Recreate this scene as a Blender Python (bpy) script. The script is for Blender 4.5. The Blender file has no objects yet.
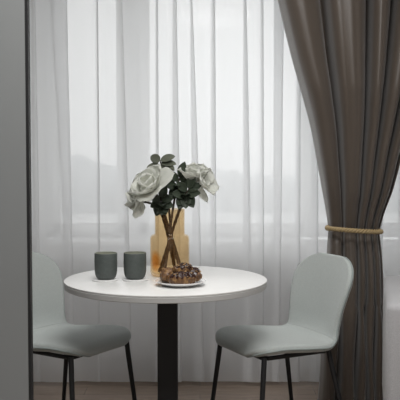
import bpy, bmesh, math, random
from mathutils import Vector, Matrix, noise
rnd = random.Random(7)
sc = bpy.context.scene
COL = sc.collection
PI = math.pi

# ------------------------------------------------------------------ helpers
def link(name, me, mat=None, parent=None, smooth=True):
    o = bpy.data.objects.new(name, me)
    COL.objects.link(o)
    if mat:
        me.materials.append(mat)
    if smooth:
        for p in me.polygons:
            p.use_smooth = True
    if parent:
        o.parent = parent
    return o

def mesh(name, verts, faces, mat=None, parent=None, smooth=True):
    me = bpy.data.meshes.new(name)
    me.from_pydata([tuple(v) for v in verts], [], faces)
    me.validate()
    bm = bmesh.new(); bm.from_mesh(me)
    bmesh.ops.recalc_face_normals(bm, faces=bm.faces)
    bm.to_mesh(me); bm.free()
    return link(name, me, mat, parent, smooth)

def empty(name, loc, rz=0.0):
    o = bpy.data.objects.new(name, None)
    o.empty_display_size = 0.1
    COL.objects.link(o)
    o.location = loc
    o.rotation_euler = (0, 0, rz)
    return o

def tag(o, label, cat, group=None):
    o['label'] = label
    o['category'] = cat
    o['kind'] = 'thing'
    if group:
        o['group'] = group
    return o

def struct(o, label=None, cat=None):
    o['kind'] = 'structure'
    if label:
        o['label'] = label
    if cat:
        o['category'] = cat
    return o

class MB:
    """collects solids, then links them as one mesh"""
    def __init__(self):
        self.v = []; self.f = []
    def add(self, v, f):
        n = len(self.v)
        self.v += [Vector(a) for a in v]
        self.f += [tuple(i + n for i in q) for q in f]
        return self
    def box(self, x0, x1, y0, y1, z0, z1):
        v = [(x, y, z) for z in (z0, z1) for y in (y0, y1) for x in (x0, x1)]
        f = [(0, 2, 3, 1), (4, 5, 7, 6), (0, 1, 5, 4), (2, 6, 7, 3), (0, 4, 6, 2), (1, 3, 7, 5)]
        return self.add(v, f)
    def tube(self, pts, r, n=12, closed=False):
        pts = [Vector(p) for p in pts]
        m = len(pts)
        rr = r if isinstance(r, (list, tuple)) else [r] * m
        tans = []
        for i in range(m):
            if closed:
                t = pts[(i + 1) % m] - pts[(i - 1) % m]
            else:
                t = pts[min(i + 1, m - 1)] - pts[max(i - 1, 0)]
            tans.append(t.normalized())
        ref = Vector((0, 0, 1)) if abs(tans[0].z) < .9 else Vector((1, 0, 0))
        nrm = (ref - tans[0] * ref.dot(tans[0])).normalized()
        v = []; f = []
        for i in range(m):
            nrm = (nrm - tans[i] * nrm.dot(tans[i])).normalized()
            b = tans[i].cross(nrm)
            for k in range(n):
                a = 2 * PI * k / n
                v.append(pts[i] + (nrm * math.cos(a) + b * math.sin(a)) * rr[i])
        for i in range(m if closed else m - 1):
            j = (i + 1) % m
            for k in range(n):
                k2 = (k + 1) % n
                f.append((i * n + k, i * n + k2, j * n + k2, j * n + k))
        if not closed:
            f.append(tuple(range(n - 1, -1, -1)))
            f.append(tuple((m - 1) * n + k for k in range(n)))
        return self.add(v, f)
    def lathe(self, prof, n=64, c=(0, 0, 0)):
        v = []; f = []
        idx = []
        for (r, z) in prof:
            if r < 1e-6:
                idx.append([len(v)] * n); v.append((c[0], c[1], c[2] + z))
            else:
                idx.append(list(range(len(v), len(v) + n)))
                for k in range(n):
                    a = 2 * PI * k / n
                    v.append((c[0] + r * math.cos(a), c[1] + r * math.sin(a), c[2] + z))
        for i in range(len(prof) - 1):
            A, B = idx[i], idx[i + 1]
            for k in range(n):
                k2 = (k + 1) % n
                q = [A[k], A[k2], B[k2], B[k]]
                u = []
                for t in q:
                    if t not in u:
                        u.append(t)
                if len(u) > 2:
                    f.append(tuple(u))
        return self.add(v, f)
    def build(self, name, mat, parent=None, smooth=True, bevel=0.0, auto=True):
        o = mesh(name, self.v, self.f, mat, parent, smooth)
        if bevel:
            m = o.modifiers.new('bevel', 'BEVEL'); m.width = bevel; m.segments = 3; m.limit_method = 'ANGLE'
        if smooth and auto:
            o.data.set_sharp_from_angle(angle=math.radians(40))
        return o

def grid(fn, nu, nv, closed_u=False):
    v = [fn(i / (nu if closed_u else nu - 1), j / (nv - 1)) for j in range(nv) for i in range(nu)]
    f = []
    for j in range(nv - 1):
        for i in range(nu if closed_u else nu - 1):
            i2 = (i + 1) % nu
            f.append((j * nu + i, j * nu + i2, (j + 1) * nu + i2, (j + 1) * nu + i))
    return v, f

def lerp(a, b, t): return a + (b - a) * t
def interp(tab, t):
    if t <= tab[0][0]: return tab[0][1]
    for (a, va), (b, vb) in zip(tab, tab[1:]):
        if t <= b:
            s = (t - a) / (b - a)
            return va + (vb - va) * s
    return tab[-1][1]
def sinterp(tab, t):
    """smooth (Catmull-Rom) interpolation of a table of scalars"""
    n = len(tab)
    if t <= tab[0][0]: return tab[0][1]
    if t >= tab[-1][0]: return tab[-1][1]
    for i in range(n - 1):
        if t <= tab[i + 1][0]:
            x0, y0 = tab[i]; x1, y1 = tab[i + 1]
            m0 = (y1 - tab[i - 1][1]) / (x1 - tab[i - 1][0]) if i > 0 else (y1 - y0) / (x1 - x0)
            m1 = (tab[i + 2][1] - y0) / (tab[i + 2][0] - x0) if i + 2 < n else (y1 - y0) / (x1 - x0)
            h = x1 - x0; s = (t - x0) / h
            return ((2*s**3 - 3*s*s + 1) * y0 + (s**3 - 2*s*s + s) * h * m0
                    + (-2*s**3 + 3*s*s) * y1 + (s**3 - s*s) * h * m1)

# ------------------------------------------------------------------ materials
def new_mat(name):
    m = bpy.data.materials.new(name); m.use_nodes = True
    nt = m.node_tree; nt.nodes.clear()
    out = nt.nodes.new('ShaderNodeOutputMaterial')
    return m, nt, out

def N(nt, t, **kw):
    n = nt.nodes.new(t)
    for k, v in kw.items():
        if hasattr(n, k) and not k.startswith('i_'):
            setattr(n, k, v)
        else:
            n.inputs[k.replace('i_', '').replace('_', ' ')].default_value = v
    return n

def pbr(name, col, rough=.5, metal=0.0, noise_scale=0, noise_amt=0.0, bump_scale=0, bump=0.0, sheen=0.0, coat=0.0, spec=.5, col2=None, stretch=(1, 1, 1)):
    m, nt, out = new_mat(name)
    b = nt.nodes.new('ShaderNodeBsdfPrincipled')
    b.inputs['Base Color'].default_value = (*col, 1)
    b.inputs['Roughness'].default_value = rough
    b.inputs['Metallic'].default_value = metal
    b.inputs['Sheen Weight'].default_value = sheen
    b.inputs['Coat Weight'].default_value = coat
    b.inputs['Specular IOR Level'].default_value = spec
    nt.links.new(b.outputs[0], out.inputs[0])
    if noise_scale or bump_scale:
        tc = nt.nodes.new('ShaderNodeTexCoord')
        mp = nt.nodes.new('ShaderNodeMapping'); mp.inputs['Scale'].default_value = stretch
        nt.links.new(tc.outputs['Object'], mp.inputs[0])
    if noise_scale:
        n = nt.nodes.new('ShaderNodeTexNoise'); n.inputs['Scale'].default_value = noise_scale; n.inputs['Detail'].default_value = 5
        nt.links.new(mp.outputs[0], n.inputs['Vector'])
        mx = nt.nodes.new('ShaderNodeMix'); mx.data_type = 'RGBA'
        c2 = col2 or tuple(c * (1 - noise_amt) for c in col)
        mx.inputs[6].default_value = (*col, 1); mx.inputs[7].default_value = (*c2, 1)
        rp = nt.nodes.new('ShaderNodeMapRange'); rp.inputs[1].default_value = .35; rp.inputs[2].default_value = .65
        nt.links.new(n.outputs[0], rp.inputs[0]); nt.links.new(rp.outputs[0], mx.inputs[0])
        nt.links.new(mx.outputs[2], b.inputs['Base Color'])
    if bump_scale:
        n = nt.nodes.new('ShaderNodeTexNoise'); n.inputs['Scale'].default_value = bump_scale; n.inputs['Detail'].default_value = 4
        nt.links.new(mp.outputs[0], n.inputs['Vector'])
        bp = nt.nodes.new('ShaderNodeBump'); bp.inputs['Strength'].default_value = bump; bp.inputs['Distance'].default_value = .002
        nt.links.new(n.outputs[0], bp.inputs['Height']); nt.links.new(bp.outputs[0], b.inputs['Normal'])
    return m

M = {}
M['wall'] = pbr('wall_paint', (.80, .81, .81), .9, bump_scale=180, bump=.1)
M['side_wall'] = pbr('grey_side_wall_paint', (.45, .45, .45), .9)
M['ceiling'] = pbr('ceiling_paint', (.8, .8, .79), .95)
M['white_frame'] = pbr('white_pvc', (.78, .79, .79), .35)
M['radiator'] = pbr('radiator_enamel', (.62, .63, .64), .4)
M['table_top'] = pbr('white_laminate', (.80, .80, .785), .33, noise_scale=40, noise_amt=.02)
M['table_edge'] = pbr('table_edge_band', (.55, .55, .54), .5)
M['black_metal'] = pbr('black_powder_coat', (.010, .010, .011), .6, bump_scale=400, bump=.05)
M['chair'] = pbr('sage_grey_wool', (.46, .495, .48), .85, noise_scale=260, noise_amt=.12, bump_scale=700, bump=.25, sheen=.25)
M['chair_pipe'] = pbr('sage_grey_piping', (.30, .34, .33), .8, bump_scale=700, bump=.2)
M['drape'] = pbr('taupe_satin_drape', (.092, .072, .056), .36, noise_scale=300, noise_amt=.08, bump_scale=900, bump=.12, sheen=.3, stretch=(1, 1, .3))
M['rope'] = pbr('gold_cord', (.50, .37, .19), .5, noise_scale=300, noise_amt=.3, bump_scale=800, bump=.3)
M['stone'] = pbr('grey_green_stoneware', (.085, .098, .092), .55, noise_scale=90, noise_amt=.15, bump_scale=250, bump=.08)
M['stone_in'] = pbr('olive_glaze', (.27, .28, .22), .35, noise_scale=60, noise_amt=.15)
M['coaster'] = pbr('white_ceramic_coaster', (.80, .80, .79), .4)
M['porcelain'] = pbr('white_porcelain', (.82, .81, .80), .2, coat=.3)
M['door'] = pbr('grey_satin_lacquer', (.26, .272, .272), .45, noise_scale=3, noise_amt=.03)
M['door_edge'] = pbr('black_edge_strip', (.012, .012, .013), .5)
M['armchair'] = pbr('light_grey_weave', (.52, .52, .53), .9, noise_scale=350, noise_amt=.25, bump_scale=600, bump=.4, sheen=.2)
M['armchair_side'] = pbr('grey_weave_band', (.34, .34, .35), .9, noise_scale=350, noise_amt=.2, bump_scale=600, bump=.4)
M['oak'] = pbr('dark_oak', (.12, .07, .04), .5)
M['stem'] = pbr('brown_stem', (.045, .024, .014), .8, noise_scale=120, noise_amt=.5, bump_scale=300, bump=.6)
M['green_stem'] = pbr('green_stem', (.10, .13, .07), .6)
M['choc'] = pbr('chocolate_glaze', (.040, .014, .010), .24, noise_scale=60, noise_amt=.4, bump_scale=90, bump=.4)
M['nut'] = pbr('almond_flakes', (.50, .30, .13), .7, noise_scale=80, noise_amt=.4)
M['ground'] = pbr('hazy_ground', (.50, .51, .51), 1, noise_scale=.02, noise_amt=.3)
M['trees'] = pbr('hazy_trees', (.46, .48, .49), 1, noise_scale=.1, noise_amt=.15)

def crust():
    m, nt, out = new_mat('baked_croissant_crust')
    b = N(nt, 'ShaderNodeBsdfPrincipled', Roughness=.42)
    tc = N(nt, 'ShaderNodeTexCoord')
    n = N(nt, 'ShaderNodeTexNoise', Scale=55.0, Detail=6.0)
    nt.links.new(tc.outputs['Object'], n.inputs['Vector'])
    r = N(nt, 'ShaderNodeValToRGB')
    e = r.color_ramp.elements
    e[0].position = .3; e[0].color = (.045, .02, .009, 1)
    e[1].position = .72; e[1].color = (.40, .23, .09, 1)
    k = e.new(.5); k.color = (.15, .07, .025, 1)
    nt.links.new(n.outputs[0], r.inputs[0]); nt.links.new(r.outputs[0], b.inputs['Base Color'])
    n2 = N(nt, 'ShaderNodeTexNoise', Scale=140.0, Detail=6.0)
    nt.links.new(tc.outputs['Object'], n2.inputs['Vector'])
    bp = N(nt, 'ShaderNodeBump', Strength=.7, Distance=.002)
    nt.links.new(n2.outputs[0], bp.inputs['Height']); nt.links.new(bp.outputs[0], b.inputs['Normal'])
    nt.links.new(b.outputs[0], out.inputs[0])
    return m
M['crust'] = crust()

def wood_floor():
    m, nt, out = new_mat('brown_parquet')
    b = N(nt, 'ShaderNodeBsdfPrincipled', Roughness=.24)
    tc = N(nt, 'ShaderNodeTexCoord')
    mp = N(nt, 'ShaderNodeMapping'); mp.inputs['Rotation'].default_value = (0, 0, 0)
    nt.links.new(tc.outputs['Object'], mp.inputs[0])
    br = N(nt, 'ShaderNodeTexBrick', Scale=1.0)
    br.inputs['Brick Width'].default_value = 1.2; br.inputs['Row Height'].default_value = .13
    br.inputs['Mortar Size'].default_value = .0008
    br.inputs['Color1'].default_value = (.36, .28, .22, 1); br.inputs['Color2'].default_value = (.42, .33, .265, 1)
    br.inputs['Mortar'].default_value = (.06, .04, .03, 1)
    nt.links.new(mp.outputs[0], br.inputs['Vector'])
    mp2 = N(nt, 'ShaderNodeMapping'); mp2.inputs['Scale'].default_value = (2, 30, 2)
    nt.links.new(tc.outputs['Object'], mp2.inputs[0])
    n = N(nt, 'ShaderNodeTexNoise', Scale=3.0, Detail=6.0)
    nt.links.new(mp2.outputs[0], n.inputs['Vector'])
    mx = N(nt, 'ShaderNodeMix', data_type='RGBA', blend_type='MULTIPLY'); mx.inputs[0].default_value = .5
    nt.links.new(br.outputs[0], mx.inputs[6]); nt.links.new(n.outputs[0], mx.inputs[7])
    nt.links.new(mx.outputs[2], b.inputs['Base Color'])
    nt.links.new(b.outputs[0], out.inputs[0])
    return m
M['floor'] = wood_floor()

def voile(trans=.22):
    m, nt, out = new_mat('white_voile')
    d = N(nt, 'ShaderNodeBsdfDiffuse', Color=(.94, .945, .95, 1))
    t = N(nt, 'ShaderNodeBsdfTranslucent', Color=(.94, .945, .95, 1))
    a = N(nt, 'ShaderNodeMixShader', i_Fac=.72)
    nt.links.new(d.outputs[0], a.inputs[1]); nt.links.new(t.outputs[0], a.inputs[2])
    p = N(nt, 'ShaderNodeBsdfTransparent', Color=(1, 1, 1, 1))
    s = N(nt, 'ShaderNodeMixShader')
    # fine weave: threads vary the openness a little
    tc = N(nt, 'ShaderNodeTexCoord')
    n = N(nt, 'ShaderNodeTexNoise', Scale=500.0, Detail=2.0)
    nt.links.new(tc.outputs['Object'], n.inputs['Vector'])
    mr = N(nt, 'ShaderNodeMapRange'); mr.inputs[3].default_value = trans - .03; mr.inputs[4].default_value = trans + .03
    nt.links.new(n.outputs[0], mr.inputs[0]); nt.links.new(mr.outputs[0], s.inputs[0])
    nt.links.new(a.outputs[0], s.inputs[1]); nt.links.new(p.outputs[0], s.inputs[2])
    nt.links.new(s.outputs[0], out.inputs[0])
    return m
M['voile'] = voile()

def leafy(name, col, tcol, rough=.5, tw=.4, col2=None, scale=40):
    m, nt, out = new_mat(name)
    b = N(nt, 'ShaderNodeBsdfPrincipled', Roughness=rough)
    tc = N(nt, 'ShaderNodeTexCoord')
    n = N(nt, 'ShaderNodeTexNoise', Scale=float(scale), Detail=4.0)
    nt.links.new(tc.outputs['Object'], n.inputs['Vector'])
    mx = N(nt, 'ShaderNodeMix', data_type='RGBA')
    mx.inputs[6].default_value = (*col, 1); mx.inputs[7].default_value = (*(col2 or tuple(c * .75 for c in col)), 1)
    nt.links.new(n.outputs[0], mx.inputs[0]); nt.links.new(mx.outputs[2], b.inputs['Base Color'])
    t = N(nt, 'ShaderNodeBsdfTranslucent', Color=(*tcol, 1))
    s = N(nt, 'ShaderNodeMixShader', i_Fac=tw)
    nt.links.new(b.outputs[0], s.inputs[1]); nt.links.new(t.outputs[0], s.inputs[2])
    nt.links.new(s.outputs[0], out.inputs[0])
    return m
M['petal'] = leafy('ivory_petal', (.80, .81, .78), (.95, .95, .91), .6, .55, (.74, .76, .71), 30)
M['petal_core'] = leafy('greenish_petal', (.72, .75, .58), (.74, .77, .52), .6, .45, (.66, .7, .5), 30)
M['leaf'] = leafy('dark_green_leaf', (.055, .075, .048), (.07, .10, .045), .5, .25, (.04, .055, .035), 30)
M['euca'] = leafy('grey_green_eucalyptus', (.10, .125, .095), (.13, .16, .09), .55, .3, (.15, .15, .10), 60)

def glass_amber():
    m, nt, out = new_mat('hammered_amber_glass')
    tc = N(nt, 'ShaderNodeTexCoord')
    v = N(nt, 'ShaderNodeTexVoronoi', Scale=95.0)
    nt.links.new(tc.outputs['Object'], v.inputs['Vector'])
    bp = N(nt, 'ShaderNodeBump', Strength=.35, Distance=.002)
    nt.links.new(v.outputs['Distance'], bp.inputs['Height'])
    # orange glow low in the glass, painted in as a deeper tint
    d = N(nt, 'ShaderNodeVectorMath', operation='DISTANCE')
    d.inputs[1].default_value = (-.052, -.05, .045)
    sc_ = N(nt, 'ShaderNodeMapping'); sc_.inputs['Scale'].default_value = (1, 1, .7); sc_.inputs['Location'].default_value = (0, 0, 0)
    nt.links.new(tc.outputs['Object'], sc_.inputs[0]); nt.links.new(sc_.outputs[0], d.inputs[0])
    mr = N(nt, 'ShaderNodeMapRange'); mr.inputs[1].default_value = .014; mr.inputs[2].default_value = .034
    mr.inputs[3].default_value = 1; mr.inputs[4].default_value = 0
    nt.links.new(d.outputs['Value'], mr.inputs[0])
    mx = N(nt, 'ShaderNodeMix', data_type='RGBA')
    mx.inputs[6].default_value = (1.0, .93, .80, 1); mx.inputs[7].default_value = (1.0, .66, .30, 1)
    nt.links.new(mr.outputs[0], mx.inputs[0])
    # dimples: the wall is thicker, so darker, between the hammer marks
    dv = N(nt, 'ShaderNodeMapRange'); dv.inputs[1].default_value = .1; dv.inputs[2].default_value = .7
    dv.inputs[3].default_value = 1.0; dv.inputs[4].default_value = .965
    nt.links.new(v.outputs['Distance'], dv.inputs[0])
    dm = N(nt, 'ShaderNodeVectorMath', operation='SCALE')
    nt.links.new(mx.outputs[2], dm.inputs[0]); nt.links.new(dv.outputs[0], dm.inputs['Scale'])
    tr = N(nt, 'ShaderNodeBsdfTransparent'); nt.links.new(dm.outputs[0], tr.inputs[0])
    gl = N(nt, 'ShaderNodeBsdfGlossy', Roughness=.12, Color=(1, .93, .85, 1)); nt.links.new(bp.outputs[0], gl.inputs['Normal'])
    tl = N(nt, 'ShaderNodeBsdfTranslucent', Color=(.95, .62, .34, 1)); nt.links.new(bp.outputs[0], tl.inputs['Normal'])
    lw = N(nt, 'ShaderNodeLayerWeight'); nt.links.new(bp.outputs[0], lw.inputs['Normal'])
    pw = N(nt, 'ShaderNodeMath', operation='POWER'); pw.inputs[1].default_value = 4.0
    nt.links.new(lw.outputs['Facing'], pw.inputs[0])
    fr = N(nt, 'ShaderNodeMapRange'); fr.inputs[3].default_value = .022; fr.inputs[4].default_value = .5
    nt.links.new(pw.outputs[0], fr.inputs[0])
    s0 = N(nt, 'ShaderNodeMixShader', i_Fac=.06)
    nt.links.new(tr.outputs[0], s0.inputs[1]); nt.links.new(tl.outputs[0], s0.inputs[2])
    s1 = N(nt, 'ShaderNodeMixShader')
    nt.links.new(fr.outputs[0], s1.inputs[0]); nt.links.new(s0.outputs[0], s1.inputs[1]); nt.links.new(gl.outputs[0], s1.inputs[2])
    nt.links.new(s1.outputs[0], out.inputs[0])
    return m
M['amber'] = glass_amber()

def pane_glass():
    m, nt, out = new_mat('window_glass')
    tr = N(nt, 'ShaderNodeBsdfTransparent', Color=(.98, .985, .985, 1))
    gl = N(nt, 'ShaderNodeBsdfGlossy', Roughness=.02)
    lw = N(nt, 'ShaderNodeLayerWeight')
    pw = N(nt, 'ShaderNodeMath', operation='POWER'); pw.inputs[1].default_value = 5.0
    nt.links.new(lw.outputs['Facing'], pw.inputs[0])
    fr = N(nt, 'ShaderNodeMapRange'); fr.inputs[3].default_value = .04; fr.inputs[4].default_value = .9
    nt.links.new(pw.outputs[0], fr.inputs[0])
    s = N(nt, 'ShaderNodeMixShader')
    nt.links.new(fr.outputs[0], s.inputs[0]); nt.links.new(tr.outputs[0], s.inputs[1]); nt.links.new(gl.outputs[0], s.inputs[2])
    nt.links.new(s.outputs[0], out.inputs[0])
    return m
M['pane'] = pane_glass()

# ------------------------------------------------------------------ the room
XL, XR, YW, ZC = -1.35, 1.75, 4.40, 2.65
WX0, WX1, WZ0, WZ1 = -0.89, 1.30, 0.745, 2.45
struct(MB().box(XL, XR, -3.2, YW, -.1, 0).build('floor', M['floor'], smooth=False), 'brown parquet floor below the sheer curtain')
struct(MB().box(XL, XR, -3.2, YW + .2, ZC, ZC + .1).build('ceiling', M['ceiling'], smooth=False))
struct(MB().box(XL - .1, XL, -3.2, YW + .2, 0, ZC).build('wall_left', M['side_wall'], smooth=False))
struct(MB().box(XR, XR + .1, -3.2, YW + .2, 0, ZC).build('wall_right', M['side_wall'], smooth=False))
w = MB()
w.box(XL, WX0, YW, YW + .2, 0, ZC); w.box(WX1, XR, YW, YW + .2, 0, ZC)
w.box(WX0, WX1, YW, YW + .2, 0, WZ0); w.box(WX0, WX1, YW, YW + .2, WZ1, ZC)
struct(w.build('wall_back', M['wall'], smooth=False), 'pale wall around and below the window')
struct(MB().box(XL, XR, YW - .014, YW, 0, .07).build('baseboard_back', M['white_frame'], smooth=False))

win = struct(empty('window_1', (0, YW + .08, WZ0)), 'white framed window glowing behind the sheer curtain')
def winpart(mb, name, mat, parent=win, **k):
    for v in mb.v: v -= Vector((0, YW + .08, WZ0))
    return mb.build(name, mat, parent, smooth=False, **k)
Z0, Z1 = WZ0 + .02, WZ1
f = MB()
f.box(WX0, WX0 + .05, YW + .04, YW + .12, Z0, Z1); f.box(WX1 - .03, WX1, YW + .04, YW + .12, Z0, Z1)
f.box(WX0, WX1, YW + .04, YW + .12, Z0, Z0 + .03); f.box(WX0, WX1, YW + .04, YW + .12, Z1 - .05, Z1)
f.box(-.43, -.34, YW + .035, YW + .12, Z0, Z1); f.box(.592, .640, YW + .035, YW + .12, Z0, Z1)
winpart(f, 'window_frame', M['white_frame'], bevel=.004)
def sash(x0, x1, l, r):
    s = MB(); ya, yb = YW + .015, YW + .085
    s.box(x0, x0 + l, ya, yb, Z0 + .022, Z1 - .04); s.box(x1 - r, x1, ya, yb, Z0 + .022, Z1 - .04)
    s.box(x0, x1, ya, yb, Z0 + .022, .851); s.box(x0, x1, ya, yb, Z1 - .1, Z1 - .04)
    o = winpart(s, 'sash', M['white_frame'], bevel=.005)
    g = MB().box(x0 + l - .01, x1 - r + .01, YW + .045, YW + .053, .845, Z1 - .09)
    g = winpart(g, 'glass_pane', M['pane'], o)
    return o
sash(WX0 + .04, -.42, .045, .06)
sash(-.35, .600, .06, .025)
sash(.634, WX1 - .025, .02, .03)
MB().box(-.388, -.376, -.075, -.06, .5, .64).build('window_handle', M['white_frame'], win, bevel=.004)
MB().box(-.845, .592, -.29, -.04, -.005, .022).build('window_sill', M['white_frame'], win, bevel=.006)

# panel radiator under the sill
rad = empty('panel_radiator', (-.135, 4.32, .10))
tag(rad, 'white panel radiator below the window sill behind the sheer curtain', 'radiator')
p = MB()
nx = 40
def radfront(u, v):
    x = lerp(-.61, .61, u)
    return Vector((x, -.045 + .008 * (math.cos(u * nx * PI) > 0), lerp(.0, .46, v)))
v_, f_ = grid(radfront, 161, 2)
p.add(v_, f_); p.box(-.61, .61, -.034, .04, 0, .46)
p.build('panel', M['radiator'], rad, smooth=False)
g = MB()
for i in range(30):
    g.box(-.60 + i * .0405, -.60 + i * .0405 + .02, -.035, .04, .462, .474)
g.box(-.61, .61, -.045, -.035, .46, .478); g.box(-.61, .61, .04, .045, .46, .478)
g.build('top_grille', M['radiator'], rad, smooth=False)
MB().tube([(.63, 0, .44), (.66, 0, .44), (.68, 0, .44)], .016, 12).build('valve', M['white_frame'], rad)
MB().tube([(.655, 0, .44), (.655, 0, .2), (.655, 0, -.10)], .009, 10).build('pipe', M['white_frame'], rad)

# the grey door leaf standing open across the near side of the view
door = struct(empty('door_1', (-.899, 2.0, 0)), 'plain grey door leaf with a black edge')
MB().box(-.45, .448, -.011, .011, .005, 2.5).build('door_leaf', M['door'], door, smooth=False)
MB().box(0.448, .4555, -.0115, .0115, .005, 2.5).build('edge_strip', M['door_edge'], door, smooth=False)

# ------------------------------------------------------------------ outside
gm = MB().box(-300, 300, 5.2, 900, -12.5, -12).build('ground', M['ground'], smooth=False)
struct(gm, 'pale hazy ground outside the window')
def ridge(u, v):
    a = lerp(-120, 90, u)
    hgt = 10 + 7 * noise.noise(Vector((u * 9, 0, 0))) + 3.5 * noise.noise(Vector((u * 40, 3, 0)))
    if u < .52: hgt += 3.0
    return Vector((a, 220 + 25 * (v - .5) + 6 * noise.noise(Vector((u * 30, v * 3, 2))), -12 + hgt * math.sin(PI * v)))
v_, f_ = grid(ridge, 160, 9)
tl_ = MB().add(v_, f_).build('treeline', M['trees'])
tl_['kind'] = 'stuff'; tl_['label'] = 'faint hazy line of trees far outside the window'; tl_['category'] = 'trees'

# ------------------------------------------------------------------ sheer curtain
# plan line with tucks: (x at top, x at hem, width at top, width at hem)
TUCKS = [(-1.20, -1.19, .03, .03), (-1.08, -1.08, .02, .03), (-.955, -.96, .05, .03), (-.865, -.87, .012, .03),
         (-.735, -.68, .085, .02), (-.535, -.54, .006, .010),
         (-.41, -.37, .006, .012), (-.222, -.232, .008, .015), (-.13, -.125, .014, .05),
         (-.045, -.005, .006, .055), (.072, .070, .014, .03), (.236, .255, .010, .05), (.325, .33, .012, .02),
         (.415, .405, .05, .035), (.52, .515, .012, .03), (.60, .61, .03, .04), (.72, .72, .03, .04), (.84, .85, .04, .03),
         (.955, .95, .03, .03), (1.06, 1.07, .03, .03), (1.18, 1.17, .04, .04), (1.33, 1.34, .03, .03), (1.5, 1.48, .03, .03)]
Y_SHEER = 4.04
SEG = 9
def sheer_row(z):
    t = max(0, min(1, (2.1 - z) / 2.05))
    pts = []
    xs = -1.33
    pos = [(lerp(a, b, t), max(.002, lerp(w0, w1, t ** .8))) for a, b, w0, w1 in TUCKS]
    n = len(pos)
    depth = 0.0
    for i, (xt, wd) in enumerate(pos + [(1.72, 0.0)]):
        xe = xt + wd * .5
        ph = i * 1.7
        for k in range(SEG):
            s = k / SEG
            x = lerp(xs, xe, s)
            bow = (.006 + .004 * math.sin(ph)) * math.sin(PI * s) * (1 if i % 2 else -1) * (.6 + .5 * t)
            rp = .0012 * math.sin(2 * PI * s * 2 + ph + z * 1.5)
            pts.append((x, Y_SHEER + bow + rp + .012 * (1 - s) - .0))
        if i < n:
            # fold back and forward again, three layers close together
            y = Y_SHEER
            pts.append((xe + .0015, y + .002)); pts.append((xe, y + .005))
            pts.append((xt, y + .0075)); pts.append((xe - wd, y + .010))
            pts.append((xe - wd - .0015, y + .012))
            xs = xe - wd
    if True:
        pts.append((1.72, Y_SHEER))
    return pts
rows = [lerp(2.58, .025, j / 60) for j in range(61)]
RP = []
for z in rows:
    drift = .006 * math.sin(z * 2.1)
    RP.append([(x + drift * .3, y + drift, z) for x, y in sheer_row(z)])
nu = len(RP[0])
V = [q for r in RP for q in r]
F = [(j * nu + i, j * nu + i + 1, (j + 1) * nu + i + 1, (j + 1) * nu + i) for j in range(len(rows) - 1) for i in range(nu - 1)]
me = bpy.data.meshes.new('sheer_curtain'); me.from_pydata(V, [], F)
sh = link('sheer_curtain', me, M['voile'])
tag(sh, 'white floor length sheer voile curtain pleated across the whole window', 'curtain')

# ------------------------------------------------------------------ taupe drape
DY = 3.80
K = DY / 3.95
dr = empty('drape', (.775, DY, 0))
tag(dr, 'dark taupe drape gathered by a gold cord beside the window', 'curtain')
Ltab = [(-.02, .61), (.0, .612), (.25, .622), (.45, .634), (.6, .648), (.72, .655), (.80, .660), (.86, .664), (.93, .655), (1.055, .630), (1.2, .600), (1.364, .566), (1.55, .512), (1.722, .461), (2.026, .383), (2.35, .30), (2.62, .24)]
Rtab = [(-.02, .975), (.45, .955), (.72, .945), (.80, .937), (.86, .934), (.95, .955), (1.055, .992), (1.262, 1.048), (1.5, 1.12), (1.722, 1.19), (2.026, 1.27), (2.35, 1.34), (2.62, 1.38)]
FOLD = [(0, .3), (.03, .8), (.10, 1), (.17, .95), (.215, .72), (.245, .0), (.272, .02), (.298, .75), (.34, .92), (.41, 1), (.475, .8), (.505, 0), (.528, .03), (.552, .75), (.59, .92), (.625, .7), (.65, 0), (.67, .04), (.692, .7), (.725, .9), (.765, .75), (.79, .05), (.81, .05), (.832, .75), (.865, .9), (.90, .7), (.925, 0), (.96, .7), (1, .2)]
def drape_pt(u, v):
    z = lerp(2.62, 0.004, v)
    xl, xr = sinterp(Ltab, z) * K, sinterp(Rtab, z) * K
    wid = xr - xl
    uu = u + .012 * math.sin(z * 3 + u * 17) * math.sin(PI * u)
    d = sinterp(FOLD, uu)
    # the fold lips hang over the valleys between them
    lip = max(0, min(1, (d - .15) / .6))
    ux = uu
    for vc in (.258, .517, .66, .80, .925):
        ux -= (1 if uu > vc else -1) * .020 * lip * math.exp(-((uu - vc) / .045) ** 2)
    x = xl + wid * ux
    tie = math.exp(-((z - .85) / .16) ** 2)
    up = max(0, z - .85)
    amp = .165 * min(1, wid / .6) + .008
    amp *= (1 - .42 * tie)
    round_ = math.sqrt(max(0, 1 - (2 * uu - 1) ** 2))
    y = DY + .02 - amp * d - .055 * round_ * (.35 + .65 * math.exp(-((z - .6) / .9) ** 2))
    fine = .0015 * noise.noise(Vector((u * 30, z * 1.6, 1))) + .008 * noise.noise(Vector((u * 7, z * 1.8, 5)))
    # drag wrinkles above the cord
    y -= fine
    if z < .5:
        x += .006 * math.sin(z * 9 + u * 20)
    # cord pulls the cloth in
    y += .014 * math.exp(-((z - .85) / .03) ** 2) * round_
    return Vector((x - .775, y - DY, z))
v_, f_ = grid(drape_pt, 260, 130)
o = MB().add(v_, f_).build('drape_cloth', M['drape'], dr, auto=False)
m = o.modifiers.new('thick', 'SOLIDIFY'); m.thickness = .003; m.offset = -1

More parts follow.
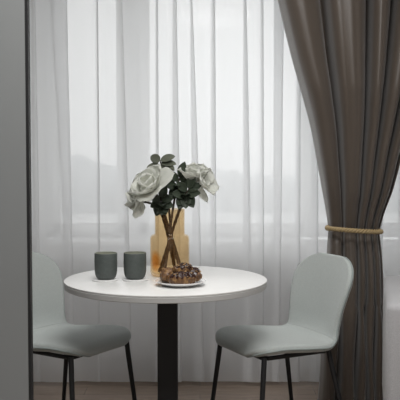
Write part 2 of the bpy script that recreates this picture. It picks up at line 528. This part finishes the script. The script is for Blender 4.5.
# twisted gold cord round the drape
cord = empty('tieback_cord', (.757, DY - .05, .866))
tag(cord, 'twisted gold cord tied round the taupe drape', 'tieback')
AX, AY = .131, .106
def cord_c(a):
    return Vector((AX * math.cos(a), AY * math.sin(a), -.004 * math.sin(a) - .008 * math.cos(a) + (.0 if math.sin(a) < 0 else .01 * math.sin(a))))
for s in range(3):
    pts = []
    n = 360
    for i in range(n):
        a = 2 * PI * i / n
        c = cord_c(a)
        rad_ = Vector((math.cos(a), math.sin(a), 0))
        ph = a * 17 + s * 2 * PI / 3
        pts.append(c + (rad_ * math.cos(ph) + Vector((0, 0, 1)) * math.sin(ph)) * .0064)
    MB().tube(pts, .0058, 7, closed=True).build('strand', M['rope'], cord, auto=False)

# ------------------------------------------------------------------ table
TX, TY, TZ = -.134, 2.99, .74
tb = empty('round_table', (TX, TY, 0))
tag(tb, 'round white table on a square black column', 'table')
R = .396
MB().lathe([(0, TZ - .006), (R - .004, TZ - .006), (R, TZ - .009), (R - .0015, TZ - .026), (R - .004, TZ - .028), (0, TZ - .028)], 128).build('edge_band', M['table_edge'], tb)
MB().lathe([(0, TZ - .006), (R - .001, TZ - .006), (R - .0002, TZ - .004), (R - .0006, TZ - .001), (R - .003, TZ), (0, TZ)], 128).build('tabletop', M['table_top'], tb)
MB().box(-.032, .046, -.039, .039, .012, TZ - .034).build('column', M['black_metal'], tb, smooth=False, bevel=.004)
MB().box(-.12, .12, -.12, .12, TZ - .034, TZ - .028).build('mounting_plate', M['black_metal'], tb, smooth=False, bevel=.001)
MB().box(-.24, .24, -.24, .24, 0, .012).build('base_plate', M['black_metal'], tb, smooth=False, bevel=.003)

# ------------------------------------------------------------------ chairs
PROF = [(.0, .243, .424), (.035, .236, .445), (.09, .205, .461), (.2, .12, .463), (.32, .01, .453), (.42, -.085, .446), (.49, -.145, .450),
        (.545, -.186, .474), (.60, -.207, .520), (.68, -.222, .595), (.78, -.243, .680), (.88, -.266, .760), (.95, -.282, .808), (1.0, -.292, .838)]
PROF = [(a, b * .925, .43 + (c - .424) * .885 + (.006 if a < .5 else .004)) for a, b, c in PROF]
PF = [(a, b) for a, b, c in PROF]; PZ = [(a, c) for a, b, c in PROF]
WID = [(0, .20), (.12, .21), (.25, .215), (.36, .212), (.45, .200), (.53, .180), (.60, .174), (.68, .182), (.78, .194), (.88, .200), (1.0, .200)]
TOTAL = .85
def halfw(s):
    w_ = sinterp(WID, s)
    d0, d1 = s * TOTAL, (1 - s) * TOTAL
    r0, r1 = .135, .160
    if d0 < r0: w_ -= r0 - math.sqrt(max(0, r0 * r0 - (r0 - d0) ** 2))
    if d1 < r1: w_ -= r1 - math.sqrt(max(0, r1 * r1 - (r1 - d1) ** 2))
    return w_
def mid(u, s):
    x = u * halfw(s)
    fwd = sinterp(PF, s); z = sinterp(PZ, s)
    k = x / .22
    seatw = max(0, min(1, (.56 - s) / .2)); backw = max(0, min(1, (s - .45) / .15))
    z += .006 * k * k * seatw * (1 - math.exp(-(s / .12) ** 2)) - .005 * k * k * math.exp(-(s / .1) ** 2)
    fwd += .050 * k * k * backw * (1 - .45 * max(0, (s - .7) / .3))
    return Vector((x, -fwd, z))
def shell(s0, s1, name, parent, pinch0, pinch1, mat):
    nu, nv = 41, 60
    def par(i, j):
        u = math.sin((i / (nu - 1) * 2 - 1) * PI / 2)
        t = j / (nv - 1)
        if pinch0: t = 1 - math.cos(t * PI / 2) if not pinch1 else t
        elif pinch1: t = math.sin(t * PI / 2)
        return u, lerp(s0, s1, t)
    top = []; bot = []
    for j in range(nv):
        for i in range(nu):
            u, s = par(i, j)
            e = 1e-3
            du = mid(min(1, u + e), s) - mid(max(-1, u - e), s)
            ss = min(max(s, .004), .996)
            ds = mid(u, min(1, ss + e)) - mid(u, max(0, ss - e))
            hw = halfw(s)
            nrm = du.cross(ds)
            if nrm.length < 1e-12: nrm = Vector((0, 0, 1))
            nrm.normalize()
            if s < .5 and nrm.z < 0: nrm = -nrm
            if s >= .5 and nrm.y > 0: nrm = -nrm
            ed = max(0, (1 - abs(u)) * max(hw, .02))
            ew = 1 - (1 - min(1, ed / .016)) ** 2
            es = min(s * TOTAL, (1 - s) * TOTAL)
            ev = 1 - (1 - min(1, es / .016)) ** 2
            th = lerp(.018, .0145, max(0, min(1, (s - .3) / .3))) * math.sqrt(max(0, min(ew, ev)))
            c = mid(u, s)
            top.append(c + nrm * th); bot.append(c - nrm * th * .9)
    n = len(top)
    fs = []
    for j in range(nv - 1):
        for i in range(nu - 1):
            a, b, c, d = j * nu + i, j * nu + i + 1, (j + 1) * nu + i + 1, (j + 1) * nu + i
            fs.append((a, b, c, d)); fs.append((n + d, n + c, n + b, n + a))
    for i in range(nu - 1):
        for j in (0, nv - 1):
            a, b = j * nu + i, j * nu + i + 1
            fs.append((b, a, n + a, n + b))
    for j in range(nv - 1):
        for i in (0, nu - 1):
            a, b = j * nu + i, (j + 1) * nu + i
            fs.append((a, b, n + b, n + a))
    me_ = bpy.data.meshes.new(name); me_.from_pydata([tuple(q) for q in top + bot], [], fs)
    bm = bmesh.new(); bm.from_mesh(me_)
    bmesh.ops.remove_doubles(bm, verts=bm.verts, dist=1e-5)
    bmesh.ops.recalc_face_normals(bm, faces=bm.faces)
    bm.to_mesh(me_); bm.free()
    return link(name, me_, mat, parent)
SPLIT = .535
def make_chair():
    c = empty('dining_chair', (0, 0, 0))
    shell(0, SPLIT, 'seat', c, True, False, M['chair'])
    shell(SPLIT - .002, 1, 'backrest', c, False, True, M['chair'])
    # welt along the rim of the shell
    pts = []
    ns = 150
    for i in range(ns):
        s = .008 + .984 * (1 - math.cos(PI * i / (ns - 1))) / 2
        pts.append(mid(1, s))
    for i in range(1, 12):
        pts.append(mid(1 - 2 * i / 12, .992))
    for i in range(ns):
        s = .992 - .984 * (1 - math.cos(PI * i / (ns - 1))) / 2
        pts.append(mid(-1, s))
    for i in range(1, 12):
        pts.append(mid(-1 + 2 * i / 12, .008))
    MB().tube(pts, .0042, 8, closed=True).build('piping', M['chair_pipe'], c, auto=False)
    fx, fr, rr = .175, -.188, .125
    zf = .441
    fp = [(-fx, fr, zf), (fx, fr, zf), (fx * .9, rr, zf - .006), (-fx * .9, rr, zf - .006)]
    fb = MB()
    loop = []
    for i in range(4):
        a, b = Vector(fp[i]), Vector(fp[(i + 1) % 4])
        for k in range(8):
            loop.append(a.lerp(b, .06 + .88 * k / 7))
    fb.tube(loop, .009, 10, closed=True)
    for s in (-1, 1):
        fb.box(s * .1 - .02, s * .1 + .02, fr, rr, zf + .004, zf + .014)
    fb.build('seat_frame', M['black_metal'], c)
    for sx, (y0, y1) in ((-1, (fr, fr - .045)), (1, (fr, fr - .045)), (-1, (rr, rr + .085)), (1, (rr, rr + .085))):
        x0 = sx * (fx if y0 < 0 else fx * .9); x1 = sx * (fx + .035)
        l = MB().tube([(x0, y0, zf + .004), (lerp(x0, x1, .15), lerp(y0, y1, .15), zf * .85), (x1, y1, .012)], [.0105, .0105, .008], 14).build('leg', M['black_metal'], c)
        MB().lathe([(0, 0), (.011, 0), (.011, .012), (0, .014)], 14, (x1, y1, 0)).build('foot_cap', M['black_metal'], l)
    return c
def copy_tree(o, parent=None):
    c = o.copy(); COL.objects.link(c)
    if parent: c.parent = parent
    for ch in list(o.children): copy_tree(ch, c)
    return c
# local forward is -Y; rotation about Z turns it
ch1 = make_chair()
ch2 = copy_tree(ch1)
ch1.location = (.335, 3.15, 0); ch1.rotation_euler.z = math.radians(-63)
ch2.location = (-.565, 3.17, 0); ch2.rotation_euler.z = math.radians(58)
tag(ch1, 'sage grey upholstered chair in front of the taupe drape', 'chair', 'upholstered chairs at the round table')
tag(ch2, 'sage grey upholstered chair partly hidden by the grey door leaf', 'chair', 'upholstered chairs at the round table')

# ------------------------------------------------------------------ mugs and coasters
def make_mug():
    g = empty('mug', (0, 0, 0))
    b = MB().lathe([(0, 0), (.025, 0), (.031, .002), (.0375, .009), (.0415, .020), (.0435, .036), (.0442, .070), (.0438, .1015), (.0430, .104), (.0418, .1045)], 72)
    b.build('mug_body', M['stone'], g, auto=False)
    MB().lathe([(.0432, .1043), (.0424, .1056), (.0412, .1050), (.0405, .103), (.0405, .07), (.039, .03), (.030, .010), (0, .008)], 72).build('mug_inside', M['stone_in'], g, auto=False)
    h = []
    for i in range(17):
        a = lerp(-PI / 2, PI / 2, i / 16)
        h.append((.041 + .020 * math.cos(a), 0, .058 + .024 * math.sin(a)))
    MB().tube(h, .0052, 12).build('handle', M['stone'], g, auto=False)
    return g
def make_coaster():
    return MB().lathe([(0, 0), (.049, 0), (.0505, .002), (.050, .0042), (.0485, .005), (0, .0045)], 64).build('coaster', M['coaster'], None, auto=False)
mug1 = make_mug(); mug2 = copy_tree(mug1)
co1 = make_coaster(); co2 = copy_tree(co1)
mug1.location = (-.364, 2.944, TZ + .0048); mug1.scale.z = mug2.scale.z = .975
mug1.rotation_euler.z = math.radians(62)
mug2.location = (-.252, 2.95, TZ + .0048); mug2.rotation_euler.z = math.radians(85)
co1.location = (-.368, 2.944, TZ + .0002); co2.location = (-.250, 2.95, TZ + .0002)
G = 'stoneware mugs on the table'
tag(mug1, 'dark grey green mug farther from the amber vase', 'mug', G)
tag(mug2, 'dark grey green mug standing beside the amber vase', 'mug', G)
G = 'coasters under the mugs'
tag(co1, 'white round coaster under the mug farther from the vase', 'coaster', G)
tag(co2, 'white round coaster under the mug beside the vase', 'coaster', G)

# ------------------------------------------------------------------ vase
VX, VY = -.122, 3.075
vs = MB().lathe([(0, .004), (.060, .002), (.070, .002), (.0765, .008), (.079, .018), (.079, .148), (.0775, .158), (.072, .164), (.063, .167), (.0605, .171),
                 (.0600, .20), (.0602, .240), (.0605, .2675), (.059, .269), (.0575, .2675), (.0572, .20), (.0575, .170), (.062, .162), (.071, .159), (.0745, .154), (.0755, .146), (.0755, .022),
                 (.070, .012), (.058, .010), (0, .010)], 96)
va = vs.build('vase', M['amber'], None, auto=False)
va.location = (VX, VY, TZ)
tag(va, 'stepped amber hammered glass vase holding white flowers', 'vase')

# ------------------------------------------------------------------ flowers
def petal(L, W, cup, curl, ruff, seed):
    """a petal rising along +Z from the origin, its face towards -Y, tip curling"""
    def fn(u, v):
        a = (u - .5) * 2
        wv = (.34 + .66 * math.sin(PI * .5 * v / .58)) if v < .58 else math.sqrt(max(0, 1 - ((v - .58) / .42) ** 2.4))
        x = a * W * .5 * wv
        bend = curl * v * v
        z = L * (v - .18 * abs(curl) * v * v) - .10 * L * a * a * v
        y = -cup * (1 - a * a) * 0 + cup * W * a * a * (.3 + .7 * math.sin(PI * v)) * -1 + bend * L
        y += ruff * L * noise.noise(Vector((a * 2.2 + seed * 7.3, v * 2.5, seed)))
        x += ruff * L * .5 * noise.noise(Vector((v * 3, seed * 3.1, a)))
        return Vector((x, y, z))
    return grid(fn, 13, 15)
def frame(axis, spin=0.0):
    return Vector(axis).normalized().to_track_quat('Z', 'Y').to_matrix() @ Matrix.Rotation(spin, 3, 'Z')
def place(vf, mtx, off):
    return [mtx @ v + Vector(off) for v in vf[0]], vf[1]

def curve_pts(a, b, sag, n=12):
    a, b, s = Vector(a), Vector(b), Vector(sag)
    return [a.lerp(b, i / n) + s * math.sin(PI * i / n) for i in range(n + 1)]

def add_petal(parent, vf, mat, name='petal'):
    o = MB().add(*vf).build(name, mat, parent, auto=False)
    m = o.modifiers.new('thick', 'SOLIDIFY'); m.thickness = .0012; m.offset = 0
    return o

def flower(center, axis, root, label, layers, spin=0.0, lower=None, extra=(), stem_sag=(0, 0, 0)):
    """center, root in world; things sit at the root of the stem in the vase"""
    base = Vector(root)
    t = empty('white_flower', base)
    c = Vector(center) - base
    A = frame(axis, spin)
    k = 0
    for n, L, W, open_, cup, curl, ruff, mat, off in layers:
        for i in range(n):
            ang = 2 * PI * i / n + off
            seed = rnd.random() * 9
            vf = petal(L * rnd.uniform(.9, 1.1), W * rnd.uniform(.9, 1.1), cup, curl * rnd.uniform(.7, 1.3), ruff, seed)
            # petal faces the axis; tilt outward by open_
            m3 = A @ Matrix.Rotation(ang, 3, 'Z') @ Matrix.Rotation(-(open_ + rnd.uniform(-.12, .12)), 3, 'X')
            offv = c + A @ (Matrix.Rotation(ang, 3, 'Z') @ Vector((0, .006, 0)))
            add_petal(t, place(vf, m3, offv), M[mat])
    for (ax, L, W, cup, curl, roll) in extra:
        vf = petal(L, W, cup, curl, .06, rnd.random() * 9)
        m3 = Vector(ax).normalized().to_track_quat('Z', 'Y').to_matrix() @ Matrix.Rotation(roll, 3, 'Z')
        add_petal(t, place(vf, m3, c), M['petal'])
    # seed head
    s = MB()
    pts = [c + A @ Vector((0, 0, z)) for z in (.0, .010, .018, .024)]
    s.tube(pts, [.007, .010, .008, .003], 10)
    s.build('flower_centre', M['petal_core'], t)
    sp = [Vector((0, 0, 0))]
    mid_ = Vector(lower) - base if lower else c * .6
    mouth_c = Vector((VX, VY, mouth)) - base
    dm = Vector((mid_.x - mouth_c.x, mid_.y - mouth_c.y, 0))
    if dm.length > .040: dm *= .040 / dm.length
    mp_ = mouth_c + dm
    tb_ = [[(0, 0.0), (.62, mp_[k]), (1, c[k])] for k in range(3)]
    pts = [Vector([sinterp(tb_[k], i / 40) for k in range(3)]) for i in range(41)]
    MB().tube(pts, [lerp(.0060, .0040, i / 40) * (1 + .22 * math.sin(i * 2.3)) for i in range(41)], 9).build('stem', M['stem'], t, auto=False)
    tag(t, label, 'flower', 'flowers in the amber vase')
    return t

GZ = TZ + .012
mouth = TZ + .262
def inv(dx, dy, z=GZ): return (VX + dx, VY + dy, z)
# big open flower facing the viewer
flower((VX - .060, VY - .080, 1.088), (-.42, -.52, .60), inv(.046, -.020),
       'large open white flower hanging over the front of the vase rim', [
       (4, .112, .112, 1.15, .16, .14, .07, 'petal', .55), (4, .100, .108, .80, .24, .06, .06, 'petal', 1.2),
       (3, .080, .086, .42, .32, -.04, .05, 'petal', .3), (2, .050, .050, .22, .35, -.05, .05, 'petal_core', .9)], lower=(VX - .03, VY - .03, mouth))
# small flower low at the outer side, petals hanging down
flower((VX - .116, VY - .075, 1.048), (-.75, -.45, -.15), inv(.022, .035),
       'smaller white flower drooping towards the mugs', [
       (4, .052, .05, .7, .3, .05, .08, 'petal', .4)], lower=(VX - .045, VY, mouth + .03),
       extra=[((-.12, -.25, -1), .080, .058, .15, .12, .2), ((-.9, -.2, -.35), .064, .052, .2, .1, .6),
              ((-.85, -.3, .35), .066, .056, .2, .1, -.5), ((.15, -.4, -.8), .05, .045, .2, .1, 0)])
# upright flower on the other side
flower((VX + .092, VY - .025, 1.110), (.14, -.25, 1), inv(-.044, .012),
       'upright white flower with a greenish heart on the drape side', [
       (5, .094, .080, .62, .32, .10, .09, 'petal', .3), (5, .082, .068, .30, .35, .05, .08, 'petal', .9),
       (3, .058, .044, .12, .35, .0, .08, 'petal_core', .2)], lower=(VX + .05, VY, mouth + .02))
# last flower leaning out, with a hanging petal
flower((VX + .122, VY - .03, 1.108), (.75, -.50, .45), inv(-.026, -.040),
       'white flower leaning outward with one petal hanging down', [
       (5, .076, .070, .85, .30, .10, .09, 'petal', .5), (3, .05, .045, .4, .32, .0, .08, 'petal', .1)],
       lower=(VX + .05, VY - .02, mouth + .02),
       extra=[((.32, -.25, -1), .082, .038, .2, .10, .3), ((.8, -.2, .75), .065, .02, .3, .3, .2)])

def leaf(L, W, fold, curl, tip=1.0, pw=.8):
    def fn(u, v):
        a = (u - .5) * 2
        wv = max(0, math.sin(PI * v ** tip)) ** pw if 0 < v < 1 else 0.0
        return Vector((a * W * .5 * wv, fold * W * a * a * wv - curl * L * v * v, L * v))
    return grid(fn, 9, 13)
def add_leaf(parent, base, direction, face, L, W, mat, fold=.15, curl=.1, tip=1.0, pw=.8):
    d = Vector(direction).normalized(); fz = Vector(face); fz = (fz - d * fz.dot(d)).normalized()
    x = d.cross(fz) * -1
    m3 = Matrix((x, -fz * -1, d)).transposed()
    vf = leaf(L, W, fold, curl, tip, pw)
    o = MB().add(*place(vf, m3, base)).build('leaf', M[mat], parent, auto=False)
    m = o.modifiers.new('thick', 'SOLIDIFY'); m.thickness = .0008; m.offset = 0
    return o
def sprig(name, label, root, path, leaves, mat, r=.0034, group='greenery in the amber vase'):
    base = Vector(root)
    t = empty(name, base)
    P = [Vector(q) - base for q in path]
    tab = [[(i / (len(P) - 1), q[k]) for i, q in enumerate(P)] for k in range(3)]
    at = lambda s: Vector([sinterp(tab[k], s) for k in range(3)])
    pts = [at(i / 30) for i in range(31)]
    MB().tube(pts, [lerp(r * 1.7, r * .6, i / 30) for i in range(31)], 8).build('stem', M['stem'], t, auto=False)
    for (s, d, face, L, W, *rest) in leaves:
        add_leaf(t, at(s), d, face, L, W, mat, *rest)
    tag(t, label, 'foliage', group)
    return t
# eucalyptus with round leaves above the flowers
sprig('eucalyptus_sprig', 'eucalyptus sprig with round grey leaves rising above the flowers', inv(.02, .03),
      [inv(.02, .03), (VX - .004, VY + .03, 1.0), (VX - .018, VY - .02, 1.09), (VX - .032, VY - .03, 1.16), (VX - .036, VY - .03, 1.205)], [
      (.995, (-.95, -.1, .35), (0, -1, .1), .042, .038, .05, .0, .95, .5), (.985, (.80, -.1, .30), (-.1, -.8, .6), .062, .036, .12, .1, .95, .6),
      (.93, (.95, -.2, .0), (-.1, -.7, .7), .064, .036, .12, .1, .95, .6), (.88, (.85, -.35, -.25), (.1, -.8, .5), .062, .042, .1, .1, .95, .55),
      (.86, (-.95, -.2, .0), (0, -.7, .7), .055, .034, .12, .15, .95, .6), (.80, (.7, -.4, .1), (0, -.8, .5), .055, .040, .12, .1, .95, .55)], 'euca')
# darker leafy twigs in the middle of the bunch
DK = [(.9, (.3, -.2, 1), (-.2, -1, .2), .07, .036), (.85, (.9, -.3, .5), (-.1, -1, .4), .065, .036), (.82, (-.6, -.3, .6), (.1, -1, .3), .06, .035),
      (.74, (.7, -.4, .1), (0, -1, .4), .065, .04), (.72, (-.7, -.5, .1), (0, -1, .4), .06, .04), (.64, (.5, -.7, -.3), (0, -1, .3), .055, .038),
      (.63, (-.4, -.7, -.35), (0, -1, .3), .055, .038), (.70, (.1, -.9, .2), (0, -.5, 1), .055, .04),
      (.78, (.45, -.5, -.9), (0, -1, -.1), .068, .044), (.74, (-.45, -.5, -.9), (0, -1, -.1), .068, .044), (.72, (.05, -.7, -.9), (0, -1, .1), .062, .042)]
sprig('leafy_twig', 'dark leafy twig upright at the middle of the bouquet', inv(-.02, -.03),
      [inv(-.02, -.03), (VX + .012, VY - .01, 1.0), (VX + .03, VY - .03, 1.09), (VX + .045, VY - .03, 1.15)], DK, 'leaf')
sprig('leafy_twig', 'dark leafy twig spreading towards the drape below the upright flower', inv(-.04, .02),
      [inv(-.04, .02), (VX + .036, VY + .01, 1.0), (VX + .06, VY - .05, 1.06), (VX + .085, VY - .06, 1.10)], DK, 'leaf')
sprig('leafy_twig', 'dark leafy twig below the large open flower at the vase rim', inv(.05, .02),
      [inv(.05, .02), (VX - .02, VY - .03, .995), (VX - .03, VY - .05, 1.03), (VX - .035, VY - .06, 1.06)],
      [(s, (d[0], d[1], d[2] - .3), fc, L * .85, W) for s, d, fc, L, W in DK], 'leaf')

# ------------------------------------------------------------------ plate and croissants
PX, PY = -.072, 2.822
pl = MB().lathe([(0, 0), (.045, 0), (.060, .003), (.082, .010), (.0925, .0155), (.094, .0175), (.0925, .0185), (.080, .0135), (.060, .0065), (.045, .005), (0, .0045)], 96).build('plate', M['porcelain'], None, auto=False)
pl.location = (PX, PY, TZ + .0002)
tag(pl, 'white porcelain plate of croissants near the table front', 'plate')
def croissant(name_loc, rz, label, arc=2.2, R0=.042, rmax=.026, tilt=0.0, seed=0.0, glaze=True):
    t = empty('croissant', name_loc, rz)
    t.rotation_euler.x = tilt
    NS = 72
    def body(u, s, grow=0.0, low=-9):
        a = lerp(-arc / 2, arc / 2, s)
        r = rmax * (math.sin(PI * (.06 + .88 * s)) ** .75)
        seg = (s * 9.0) % 1.0
        mid_d = abs(s - .5)
        step = 1 + .16 * (1 - seg if s > .5 else seg) - .06
        r = r * step + grow
        th = 2 * PI * u
        c = Vector((R0 * math.sin(a), R0 * (1 - math.cos(a)) - R0 * .35, 0))
        out = Vector((math.sin(a), -math.cos(a), 0))
        wob = 1 + .10 * noise.noise(Vector((math.cos(th) * 1.5 + seed, math.sin(th) * 1.5, s * 10)))
        p_ = c + out * (r * math.cos(th) * wob) + Vector((0, 0, 1)) * (r * .88 * math.sin(th) * wob + rmax * .80)
        p_.z = max(p_.z, .0005)
        return p_
    v_, f_ = grid(lambda u, s: body(u, s), 28, NS, closed_u=True)
    m = MB().add(v_, f_)
    n0 = 28
    m.f.append(tuple(range(n0 - 1, -1, -1))); m.f.append(tuple((NS - 1) * n0 + k for k in range(n0)))
    m.build('pastry', M['crust'], t, auto=False)
    if glaze:
        gz = MB()
        def gl(u, s):
            half = .19 + .07 * noise.noise(Vector((s * 14, seed, 2)))
            uu = .25 + (u - .5) * 2 * half
            edge = 1 - abs(u - .5) * 2
            return body(uu, .12 + .76 * s, .0004 + .0026 * math.sqrt(max(0, edge)) * math.sqrt(max(0, math.sin(PI * s))))
        v2, f2 = grid(gl, 20, 60)
        gz.add(v2, f2).build('chocolate_glaze', M['choc'], t, auto=False)
    nb = MB()
    rr = random.Random(int(seed * 10) + 3)
    for i in range(26):
        s = rr.uniform(.15, .85); u = rr.uniform(.06, .44)
        c = body(u, s, .0028)
        L = rr.uniform(.004, .0075)
        q = Matrix.Rotation(rr.uniform(0, 6), 3, 'Z') @ Matrix.Rotation(rr.uniform(-.6, .6), 3, 'X')
        vv = [c + q @ Vector(a) for a in ((-L, 0, 0), (0, -L * .5, .0006), (L, 0, 0), (0, L * .5, .0006), (0, 0, .0018), (0, 0, -.0008))]
        nb.add(vv, [(0, 1, 4), (1, 2, 4), (2, 3, 4), (3, 0, 4), (1, 0, 5), (2, 1, 5), (3, 2, 5), (0, 3, 5)])
    nb.build('almond_flakes', M['nut'], t, smooth=False)['kind'] = 'stuff'
    tag(t, label, 'croissant', 'croissants on the white plate')
    return t
zc = TZ + .0062
croissant((PX + .006, PY - .030, zc), .15, 'dark chocolate glazed croissant at the front of the plate', seed=1.0, R0=.052, rmax=.030)
croissant((PX - .062, PY + .020, zc + .006), 1.6, 'golden brown croissant on the vase side of the plate', seed=2.3, glaze=False, rmax=.029, R0=.044)
croissant((PX + .060, PY + .022, zc + .006), -1.3, 'chocolate croissant at the drape side of the plate', seed=3.1, rmax=.029, R0=.044)
croissant((PX + .004, PY + .010, zc + .036), .5, 'croissant lying on top of the other croissants', seed=4.6, rmax=.024, R0=.038, tilt=.12)

# ------------------------------------------------------------------ armchair at the edge of the view
ac = empty('armchair', (1.187, 3.06, 0), math.radians(-12.4))
tag(ac, 'light grey upholstered armchair corner beside the taupe drape', 'armchair')
def cushion(x0, x1, y0, y1, z0, z1, name, mat, r=.04):
    o = MB().box(x0, x1, y0, y1, z0, z1).build(name, mat, ac, smooth=True, auto=False)
    m = o.modifiers.new('round', 'BEVEL'); m.width = r; m.segments = 6
    return o
cushion(-.43, -.27, -.36, .40, .14, .675, 'armrest', M['armchair'], .03)
cushion(.27, .43, -.36, .40, .14, .675, 'armrest', M['armchair'], .03)
cushion(-.27, .27, .22, .40, .14, .675, 'backrest', M['armchair'])
cushion(-.27, .27, -.34, .22, .14, .32, 'seat_base', M['armchair'])
cushion(-.265, .265, -.36, .215, .322, .46, 'seat_cushion', M['armchair'])
for sx in (-.38, .38):
    for sy in (-.31, .35):
        MB().tube([(sx, sy, .15), (sx * 1.01, sy * 1.01, 0)], [.022, .014], 12).build('leg', M['oak'], ac)

# ------------------------------------------------------------------ light
wd = bpy.data.worlds.new('overcast_sky'); sc.world = wd; wd.use_nodes = True
nt = wd.node_tree; nt.nodes.clear()
out = nt.nodes.new('ShaderNodeOutputWorld')
bg = nt.nodes.new('ShaderNodeBackground')
tc = nt.nodes.new('ShaderNodeTexCoord'); sp = nt.nodes.new('ShaderNodeSeparateXYZ')
nt.links.new(tc.outputs['Generated'], sp.inputs[0])
mr = nt.nodes.new('ShaderNodeMapRange'); mr.interpolation_type = 'SMOOTHSTEP'
mr.inputs[1].default_value = -.5; mr.inputs[2].default_value = .6
BACK, FRONT = .5, 1.3
mr.inputs[3].default_value = BACK; mr.inputs[4].default_value = FRONT
nt.links.new(sp.outputs['Y'], mr.inputs[0])
# overcast: a little brighter overhead, duller towards the ground
mz = nt.nodes.new('ShaderNodeValToRGB')
e = mz.color_ramp.elements
e[0].position = 0; e[0].color = (.12, .12, .12, 1)
e[1].position = 1; e[1].color = (1, 1, 1, 1)
k = e.new(.47); k.color = (.30, .30, .30, 1)
k = e.new(.52); k.color = (.38, .38, .38, 1)
k = e.new(.62); k.color = (.46, .46, .46, 1)
mh = nt.nodes.new('ShaderNodeMath'); mh.operation = 'MULTIPLY_ADD'; mh.inputs[1].default_value = .5; mh.inputs[2].default_value = .5
nt.links.new(sp.outputs['Z'], mh.inputs[0]); nt.links.new(mh.outputs[0], mz.inputs[0])
mu = nt.nodes.new('ShaderNodeMath'); mu.operation = 'MULTIPLY'
mg = nt.nodes.new('ShaderNodeMath'); mg.operation = 'MULTIPLY'; mg.inputs[1].default_value = 2.6
nt.links.new(mz.outputs[0], mg.inputs[0])
nt.links.new(mr.outputs[0], mu.inputs[0]); nt.links.new(mg.outputs[0], mu.inputs[1])
nt.links.new(mu.outputs[0], bg.inputs['Strength'])
bg.inputs['Color'].default_value = (1.0, 1.0, 1.0, 1)
nt.links.new(bg.outputs[0], out.inputs[0])

# unseen area lights added overhead to fill the room
for lx, ly, en, sz in ((.15, 1.3, 44, 1.0), (.05, 2.7, 14, 1.4)):
    al = bpy.data.lights.new('overhead_fill', 'AREA'); al.shape = 'DISK'; al.size = sz; al.energy = en; al.color = (1, .985, .97)
    ao = bpy.data.objects.new('overhead_fill', al); COL.objects.link(ao); ao.location = (lx, ly, 2.62)

# ------------------------------------------------------------------ camera and look
cam = bpy.data.cameras.new('camera'); co = bpy.data.objects.new('camera', cam); COL.objects.link(co)
cam.sensor_width = 36; cam.lens = 765 / 400 * 36
co.location = (0, 0, 1.19); co.rotation_euler = (math.radians(90 - 2.7), 0, 0)
cam.clip_end = 2000
sc.camera = co
sc.view_settings.view_transform = 'Standard'
sc.view_settings.look = 'None'
sc.view_settings.exposure = 0.0
sc.view_settings.gamma = 1
sc.view_settings.use_curve_mapping = False
sc.cycles.use_denoising = True
sc.cycles.max_bounces = 12
sc.cycles.transparent_max_bounces = 32
